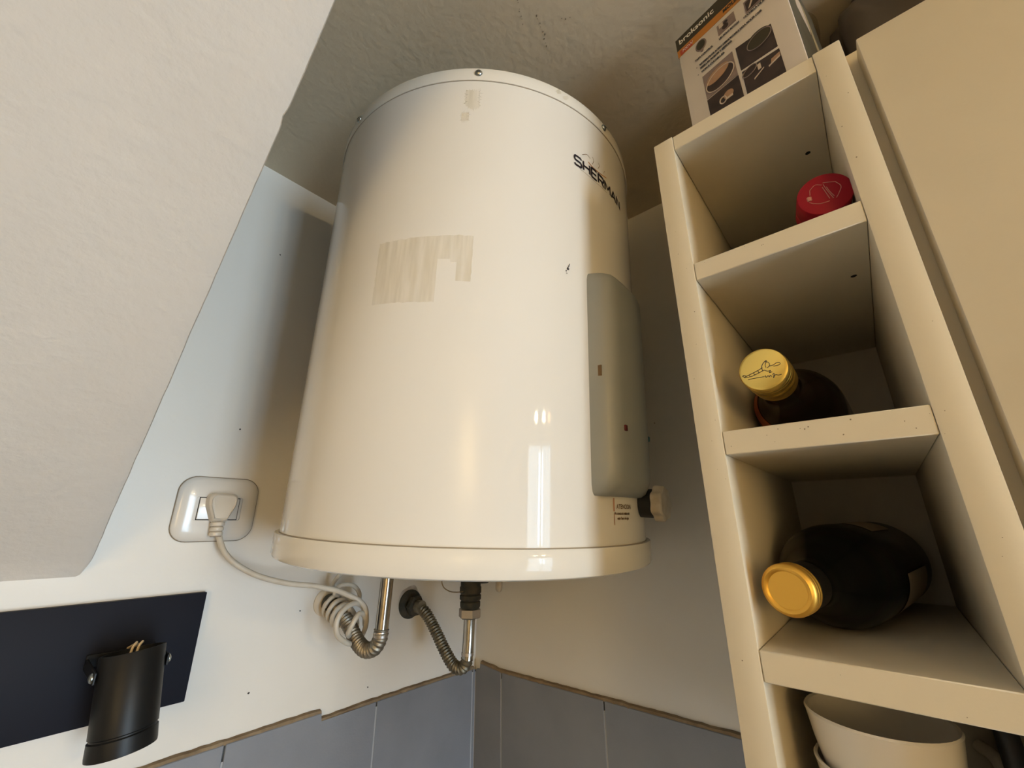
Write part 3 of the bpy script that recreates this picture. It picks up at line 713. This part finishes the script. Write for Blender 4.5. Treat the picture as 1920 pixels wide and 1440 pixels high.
# amber bottle, gold cap
b2, c2 = bottle('liquor_bottle', 'amber liquor bottle with engraved shiny gold cap, second compartment from the top', 'bottles lying in the shelf compartments',
    (.3400, .0465, .1085), (1, -.032, -.023),
    [(.0135, .024), (.0138, .060), (.0150, .075), (.0205, .092), (.0290, .106), (.0345, .118), (.0365, .132), (.0370, .150), (.0370, .262), (.034, .268), (.028, .270)],
    [(.0001, 0.0), (.0140, 0.0), (.0158, .0006), (.0166, .0020), (.0166, .0060)], 'gold', 'amber', 'shiny gold screw cap')
bm = B(); lathe(bm, [(.0164, .0060), (.0168, .0065), (.0168, .0095), (.0163, .0100), (.0168, .0105), (.0168, .0165), (.0162, .0172), (.0168, .0180), (.0168, .0195), (.0162, .0200), (.0167, .0206), (.0163, .0350), (.0140, .0355)], 48); obj('cap_skirt', bm, M['gold_side'], c2, True, label='ribbed gold cap skirt')
# line engraving on the cap: long slender figure above a line of script (cap face at local z = 0, x left-right)
def face(lines, r, zoff=-.0002, rot_=0.0):
    b = B(); ca, sa = math.cos(rot_), math.sin(rot_)
    for pts in lines: tube(b, spline([(x * ca - y * sa, x * sa + y * ca, zoff) for x, y in pts], 5), r, 5)
    return b
eng = [[(-.0125, -.0050), (-.0090, -.0035), (-.0040, -.0012), (.0000, .0010)], [(-.0125, -.0055), (-.0080, -.0050), (-.0035, -.0032), (.0010, -.0010)],
       [(-.0125, -.0050), (-.0135, -.0042), (-.0128, -.0036), (-.0112, -.0042)], [(-.0002, -.0012), (-.0005, .0020), (.0008, .0048), (.0028, .0062), (.0018, .0030), (.0022, .0008)],
       [(.0015, .0055), (.0040, .0045), (.0046, .0020), (.0030, .0005)], [(.0040, .0015), (.0070, .0022), (.0088, .0034), (.0108, .0034), (.0112, .0022), (.0092, .0014), (.0070, .0012)],
       [(.0010, -.0010), (.0032, -.0022), (.0050, -.0018), (.0042, -.0034), (.0060, -.0030)], [(-.0100, -.0072), (-.0060, -.0066), (-.0020, -.0064), (.0010, -.0060)],
       [(.0015, -.0052), (.0020, -.0068), (.0032, -.0056), (.0040, -.0066), (.0048, -.0056), (.0056, -.0066)], [(.0060, -.0052), (.0072, -.0044), (.0066, -.0078), (.0078, -.0056), (.0100, -.0060), (.0118, -.0056)],
       [(-.0090, -.0040), (-.0085, -.0050)], [(-.0060, -.0026), (-.0056, -.0040)], [(-.0030, -.0012), (-.0026, -.0030)]]
# local x of a cap pointing at the viewer runs towards -Y (right in the picture) 
bm = face([[(-x, y) for x, y in l] for l in eng], .00022, rot_=0.12); obj('cap_engraving', bm, M['dark_ink'], c2, True)
b_ = B()
for i in range(33):
    a = math.radians(150 + i * 3.6); 
    pass
b_.free()
def wrap_label(prof_r, z0, z1, a0, a1, n=24):
    b = B(); vs = []
    for i in range(n + 1):
        a = math.radians(a0 + (a1 - a0) * i / n)
        vs.append([b.verts.new((r * math.cos(a), r * math.sin(a), z)) for r, z in ((prof_r(z0) + .0003, z0), (prof_r((z0 + z1) / 2) + .0003, (z0 + z1) / 2), (prof_r(z1) + .0003, z1))])
    for p_, q_ in zip(vs[:-1], vs[1:]):
        for k in range(2): b.faces.new((p_[k], p_[k + 1], q_[k + 1], q_[k]))
    return b
def rr2(z):
    P = [(.0150, .075), (.0205, .092), (.0290, .106), (.0345, .118), (.0365, .132), (.0370, .150), (.0370, .27)]
    for (r0, z0), (r1, z1) in zip(P[:-1], P[1:]):
        if z0 <= z <= z1: return r0 + (r1 - r0) * (z - z0) / (z1 - z0)
    return .037
bm = wrap_label(rr2, .104, .116, -95, 40, 30); obj('label', bm, M['label_orange'], b2, True, label='orange edge of the label')
bm = wrap_label(rr2, .117, .150, -95, 40, 30); obj('label', bm, M['label_brown'], b2, True, label='brown paper label')
# wine bottle
b3, c3 = bottle('wine_bottle', 'dark wine bottle with dull gold cap lying in the compartment third from the top', 'bottles lying in the shelf compartments',
    (.3380, .0585, -.0412), (1, -.170, .014),
    [(.0140, .030), (.0143, .044), (.0165, .055), (.0240, .067), (.0320, .080), (.0365, .096), (.0382, .112), (.0385, .130), (.0385, .255), (.037, .260), (.029, .262)],
    [(.0001, .0012), (.0112, .0012), (.0120, .0004), (.0135, 0.0), (.0152, .0010), (.0160, .0030), (.0160, .0050), (.0156, .0056), (.0160, .0062), (.0160, .0090), (.0156, .0096), (.0160, .0102), (.0160, .0120), (.0152, .0128), (.0145, .0128)], 'gold_dull', 'wine_glass', 'dull gold screw cap')
bm = B(); lathe(bm, [(.0148, .0128), (.0150, .036), (.0148, .0365)], 40, cap0=False, cap1=False); obj('cap_sleeve', bm, M['black_satin'], b3, True, label='black sleeve of the cap')
bm = wrap_label(lambda z: .0385, .140, .225, 178, 290, 30); obj('label', bm, M['label_tan'], b3, True, label='pale paper label')
bm = wrap_label(lambda z: .0385, .150, .220, 84, 124, 16); obj('label', bm, M['label_tan'], b3, True, label='pale paper back label')
# red cap bottle
b1, c1 = bottle('liquor_bottle', 'bottle with a red screw cap showing over the topmost shelf', 'bottles lying in the shelf compartments',
    (.3560, -.0170, .2440), (1, .155, .028),
    [(.0125, .022), (.0130, .070), (.0160, .085), (.0260, .105), (.0335, .125), (.0350, .140), (.0350, .248), (.032, .254)],
    [(.0001, 0.0), (.0160, 0.0), (.0176, .0006), (.0182, .0018), (.0182, .0170), (.0179, .0174), (.0182, .0178), (.0182, .0270), (.0170, .0275), (.0130, .0275)], 'red_cap', 'liqueur', 'red screw cap')
hexo = [[(.0005, .0095), (.0040, .0085), (.0080, .0070)], [(.0080, .0070), (.0105, .0015), (.0078, -.0045)], [(.0078, -.0045), (.0060, -.0070)], [(-.0085, .0065), (-.0045, .0098), (-.0005, .0080)], [(-.0085, .0065), (-.0092, .0020)],
        [(-.0085, -.0060), (-.0040, -.0080), (.0015, -.0080)], [(-.0085, -.0060), (-.0108, -.0040)], [(.0005, .0080), (.0020, .0010), (.0042, -.0065)], [(.0020, .0050), (.0032, .0000), (.0050, -.0050)], [(-.0005, .0060), (.0010, -.0010), (.0020, -.0060)]]
bm = face([[(-x, y) for x, y in l] for l in hexo], .00024, rot_=0.0); obj('cap_print', bm, M['red_print'], c1, True)
bm = B(); box(bm, .0085, .0118, -.0030, .0012, -.0004, .0004, .0006, 1); obj('cap_print', bm, M['red_print'], c1, True, smooth=False)

# ------------------------------------------------------------------ cups in the bottom compartment
def cup(loc, label, group, r=.0380, h=.060):
    t_ = thing('cup', label, 'cup', loc, None, group)
    b = B(); lathe(b, [(r * .60, 0), (r * .64, .002), (r * .80, h * .35), (r * .93, h * .72), (r * .985, h * .95), (r, h - .0012), (r - .0008, h), (r - .0022, h - .0008), (r * .945, h * .93), (r * .89, h * .70), (r * .76, h * .36), (r * .58, .006), (r * .2, .0055)], 56)
    obj('bowl', b, M['cup'], t_, True); return t_
cup((.3815, .0305, -.2243 + .0520), 'topmost of the nested white cups in the bottom compartment', 'nested white cups')
cup((.3810, .0300, -.2243 + .0260), 'second white cup from the top of the nested stack in the bottom compartment', 'nested white cups')
cup((.3805, .0297, -.2243), 'lowest white cup of the nested stack, hidden mostly under the others', 'nested white cups')
mug = thing('mug', 'greyish mug standing behind the nested white cups in the bottom compartment', 'mug', (.478, .006, -.2243))
bm = B(); lathe(bm, [(.028, 0), (.030, .003), (.031, .098), (.0305, .1), (.0285, .099), (.027, .01), (.005, .008)], 40, Matrix.Translation(Vector((0, 0, 0)))); obj('body', bm, M['cup'], mug, True)
bm = B(); tube(bm, spline([(-.024, -.020, .085), (-.032, -.027, .080), (-.034, -.029, .055), (-.030, -.025, .030), (-.022, -.018, .022)], 8), .0040, 10); obj('handle', bm, M['cup'], mug, True)
uten = thing('ladle', 'black handle leaning against the right side of the bottom compartment', 'utensil', (.372, -.0235, -.2243))
bm = B(); tube(bm, [(.376, -.0262, -.2170), (.384, -.0258, -.165), (.399, -.0250, -.1010)], lambda s: .0058 + .0008 * math.sin(s * 40), 14); obj('handle', bm, M['black_rubber'], uten)
bm = B(); lathe(bm, [(.0090, -.2242), (.0095, -.2232), (.0085, -.213), (.006, -.2100)], 20, Matrix.Translation(Vector((.376, -.0222, 0)))); obj('end_knob', bm, M['black_rubber'], uten)

# ------------------------------------------------------------------ appliance box on top of the rack
yaw = math.radians(12.5)
e = Vector((-math.sin(yaw), -math.cos(yaw), 0)); nrm = Vector((-math.cos(yaw), math.sin(yaw), 0)); up = Vector((0, 0, 1))
bx_o = Vector((.36, .066, ZT + .0002))
rot = Matrix(((e.x, -nrm.x, 0), (e.y, -nrm.y, 0), (0, 0, 1)))     # local x along the front, y backwards, z up
bxt = thing('appliance_box', 'white printed appliance box with orange and dark top band on the open shelf cabinet', 'box', bx_o, rot)
BW, BH, BD = .0992, .1525, .098
bm = B(); box(bm, 0, BW, 0, BD, 0, BH, .0012, 2); obj('carton', bm, M['card'], bxt, True)
def q2(name, x0, x1, z0, z1, m, lift=.0004, parent=None, label=None, poly=None):
    b = B()
    P = poly or [(x0, z0), (x1, z0), (x1, z1), (x0, z1)]
    prism(b, P, -lift, 0.0001, 'y')
    return obj(name, b, M[m], parent or bxt, True, smooth=False, label=label)
zo = ZT
q2('print_band', -.0004, BW, .4925 - zo + .0005, BH - .0008, 'band_dark', label='dark band with white lettering')
q2('print_band', -.0004, BW, .4835 - zo, .4930 - zo, 'band_orange', label='orange band')
def wrapside(z0, z1, m):
    b = B(); box(b, -.0005, .0006, .0006, .020, z0, z1); obj('print_band', b, M[m], bxt, True, smooth=False)
wrapside(.4930 - zo, BH - .001, 'band_dark'); wrapside(.4835 - zo, .4930 - zo, 'band_orange')
q2('print_patch', .0026, .0165, .4840 - zo, .4905 - zo, 'print_red', .0006)
def sideprint(poly, m, lift):
    b = B(); prism(b, poly, BW - .0001, BW + lift, 'x'); obj('side_print', b, M[m], bxt, True, smooth=False)
sideprint([(.0015, .001), (BD - .0015, .001), (BD - .0015, BH - .002), (.0015, BH - .002)], 'side_olive', .0003)
sideprint([(.030, .100), (.055, .085), (.060, .125), (.032, .138)], 'photo_light', .0005)
sideprint([(.050, .001), (.090, .001), (.082, .045), (.070, .085), (.060, .130), (.052, .130), (.058, .085), (.062, .045)], 'side_tan', .0006)
def bt(txt, size, x, z, m, sx=1.0, bold=0.0):
    b = text_mesh(txt, size, sx, bold=bold)
    bm_map(b, lambda c: (x + c.x, -.0009, z + c.y)); return obj('lettering', b, M[m], bxt, True, smooth=False)
bt('broksonic', .0098, .0032, .4993 - zo, 'print_white', 1.0, .0002)
bt('700W', .0056, .0048, .4853 - zo, 'print_white', .9)
bt('MOLINO CAFE', .0062, .0500, .4868 - zo, 'band_dark', .85, .0002)
ink = 'dark_ink'
bt('TAPA CONTROL', .0030, .0155, .4578 - zo, ink, .85, .0002)
bt('UN SOLO BOTON', .0030, .0412, .4582 - zo, ink, .80, .0002)
bt('CUCHILLA DE METAL', .0030, .0650, .4570 - zo, ink, .86, .0002)
bt('RECIPIENTE DE ACERO DESMONTABLE PARA MOLER CAFE,', .00315, .0190, .4480 - zo, ink, .73, .0002)
bt('SEMILLAS, NUECES Y ESPECIAS.', .00315, .0190, .4432 - zo, ink, .76, .0002)
bt('CON 2 CUCHILLAS.', .00315, .0195, .4375 - zo, ink, .86, .0002)
bt('•', .0042, .0152, .4472 - zo, ink); bt('•', .0042, .0152, .4368 - zo, ink)
def disc(x, z, rx, rz, m, lift, n=28, ring=0.0, rot_=0.0, par=None, name='print_shape'):
    b = B(); ca, sa = math.cos(rot_), math.sin(rot_)
    P = [(x + rx * math.cos(2 * PI * i / n) * ca - rz * math.sin(2 * PI * i / n) * sa, z + rx * math.cos(2 * PI * i / n) * sa + rz * math.sin(2 * PI * i / n) * ca) for i in range(n)]
    if ring:
        tube(b, [(px, -lift, pz) for px, pz in P] + [(P[0][0], -lift, P[0][1])], ring, 5)
    else: prism(b, P, -lift, -.0002, 'y')
    return obj(name, b, M[m], par or bxt, True, smooth=False)
disc(.0240, .4735 - zo, .0058, .0072, 'photo_mid', .0006); disc(.0240, .4735 - zo, .0045, .0058, 'band_dark', .0008); disc(.0240, .4660 - zo, .0016, .0022, 'photo_mid', .0007)
pic = q2('print_photo', .0415, .0587, .4645 - zo, .4778 - zo, 'photo_mid', .0005); disc(.0490, .4690 - zo, .0030, .0030, 'photo_dark', .0008, par=pic); disc(.0500, .4740 - zo, .0022, .0016, 'photo_dark', .0008, par=pic); q2('print_shape', .0435, .0475, .4718 - zo, .4772 - zo, 'photo_light', .0007, pic)
pic = q2('print_photo', .0678, .0880, .4610 - zo, .4765 - zo, 'photo_mid', .0005); q2('print_shape', 0, 0, 0, 0, 'photo_dark', .0007, pic, poly=[(.0690, .4625 - zo), (.0860, .4640 - zo), (.0760, .4760 - zo), (.0690, .4740 - zo)]); q2('print_shape', 0, 0, 0, 0, 'photo_light', .0008, pic, poly=[(.0705, .4640 - zo), (.0725, .4645 - zo), (.0765, .4720 - zo), (.0750, .4730 - zo)])
# the four dark photographs
p1 = q2('print_photo', .0191, .0494, .4005 - zo, .4320 - zo, 'photo_mid', .0005)
disc(.0345, .4130 - zo, .0140, .0105, 'photo_dark', .0007, rot_=.35, par=p1); disc(.0345, .4132 - zo, .0142, .0107, 'photo_light', .0009, ring=.0005, rot_=.35, par=p1); disc(.0330, .4200 - zo, .0118, .0068, 'photo_tan', .0010, rot_=.30, par=p1)
p2 = q2('print_photo', .0526, .0831, .4015 - zo, .4310 - zo, 'photo_dark', .0005, poly=[(.0527, .4020 - zo), (.0832, .3965 - zo), (.0830, .4258 - zo), (.0526, .4318 - zo)])
disc(.0715, .4215 - zo, .0108, .0088, 'band_dark', .0007, rot_=.1, par=p2); disc(.0720, .4200 - zo, .0105, .0080, 'photo_mid', .0008, ring=.0004, rot_=.15, par=p2)
p3 = q2('print_photo', 0, 0, 0, 0, 'photo_dark', .0005, poly=[(.0192, .3690 - zo), (.0500, .3660 - zo), (.0496, .3995 - zo), (.0190, .3990 - zo)])
disc(.0385, .3870 - zo, .0046, .0046, 'photo_tan', .0008, par=p3); disc(.0330, .3845 - zo, .0030, .0038, 'photo_light', .0009, ring=.0006, par=p3); q2('print_shape', .0360, .0420, .3820 - zo, .3842 - zo, 'photo_light', .0009, p3)
p4 = q2('print_photo', 0, 0, 0, 0, 'photo_dark', .0005, poly=[(.0528, .3640 - zo), (.0838, .3630 - zo), (.0836, .3930 - zo), (.0530, .3992 - zo)])
disc(.0590, .3935 - zo, .0065, .0042, 'photo_mid', .0008, ring=.0005, rot_=.3, par=p4); q2('print_shape', .0655, .0682, .3870 - zo, .3935 - zo, 'photo_light', .0008, p4)
q2('print_shape', 0, 0, 0, 0, 'photo_tan', .0008, p4, poly=[(.0755, .3835 - zo), (.0832, .3850 - zo), (.0834, .3890 - zo), (.0765, .3880 - zo)]); q2('print_shape', 0, 0, 0, 0, 'photo_light', .0009, p4, poly=[(.0610, .3800 - zo), (.0700, .3850 - zo), (.0700, .3860 - zo), (.0610, .3816 - zo)]); q2('print_shape', 0, 0, 0, 0, 'photo_light', .0009, p4, poly=[(.0735, .3815 - zo), (.0830, .3840 - zo), (.0830, .3855 - zo), (.0735, .3830 - zo)])

# clear vase and dark bag on top of the cabinets
vase = thing('vase', 'clear glass vase widening upwards, squeezed in behind the printed box', 'vase', (.478, -.0285, ZT + .0002))
bm = B(); lathe(bm, [(.0290, 0), (.0290, .003), (.0255, .010), (.0235, .040), (.0230, .090), (.0236, .125), (.0250, .142), (.0285, .160), (.0320, .178), (.0330, .193), (.0312, .193), (.0302, .178), (.0266, .160), (.0232, .142), (.0216, .125), (.0210, .090), (.0214, .041), (.020, .014), (.002, .012)], 40); obj('glass_bowl', bm, M['glass'], vase, True)
bm = B()
bmesh.ops.create_icosphere(bm, subdivisions=5, radius=1.0)
def sq(t, p=.42): return math.copysign(abs(t) ** p, t)
for v in bm.verts:
    c = v.co.copy()
    f = 1 + .10 * noise.noise(c * 2.1 + Vector((3, 1, 7))) + .06 * noise.noise(c * 5.0) + .05 * abs(noise.noise(Vector((c.x * 9, c.y * 9, c.z * 2))))
    p = Vector((sq(c.x) * .098, sq(c.y) * .165, sq(c.z) * .108)) * f
    p += Vector((.545, -.232, .3588 + .100))
    p.z = max(.3590, p.z); p.x = min(.645, p.x); p.y = min(-.064, p.y); p.z = min(.556, p.z)
    v.co = p
bag = obj('plastic_bag', bm, M['bag'], None, angle=80); tag(bag, 'crumpled dark brown plastic bag on top of the door cabinet', 'bag')

# ------------------------------------------------------------------ the pendant lamp and an added fill lamp (behind the camera)
lamp = thing('pendant_lamp', 'pendant lamp with warm bulbs hanging behind the viewer', 'lamp', (LAMP[0], LAMP[1], ZM))
bm = B(); tube(bm, [(LAMP[0], LAMP[1], ZM), (LAMP[0], LAMP[1], LAMP[2] + .06)], .008, 12); obj('stem', bm, M['steel'], lamp)
bm = B(); box(bm, LAMP[0] - .20, LAMP[0] + .20, LAMP[1] - .015, LAMP[1] + .015, LAMP[2] + .045, LAMP[2] + .065, .002, 1); obj('bar', bm, M['steel'], lamp)
for k, mm in ((-.17, 'bulb'), (.03, 'bulb'), (.17, 'bulb_dim')):
    bm = B(); bmesh.ops.create_uvsphere(bm, u_segments=20, v_segments=12, radius=.036, matrix=Matrix.Translation(Vector((LAMP[0] + k, LAMP[1], LAMP[2]))))
    obj('bulb', bm, M[mm], lamp)
bt_ = thing('fill_lamp', 'round warm fill lamp, added out of view behind the viewer to the left', 'lamp', FILL_LAMP)
bm = B(); lathe(bm, [(.16, 0), (.16, -.02), (.13, -.05), (.05, -.06)], 40, Matrix.Translation(Vector(FILL_LAMP) + Vector((0, 0, .04)))); obj('diffuser', bm, M['fill_glow'], bt_)

# ------------------------------------------------------------------ lift everything from lens height to the floor
for o in list(S.objects):
    if o.parent is None and o.type != 'CAMERA':
        o.location.z += H0
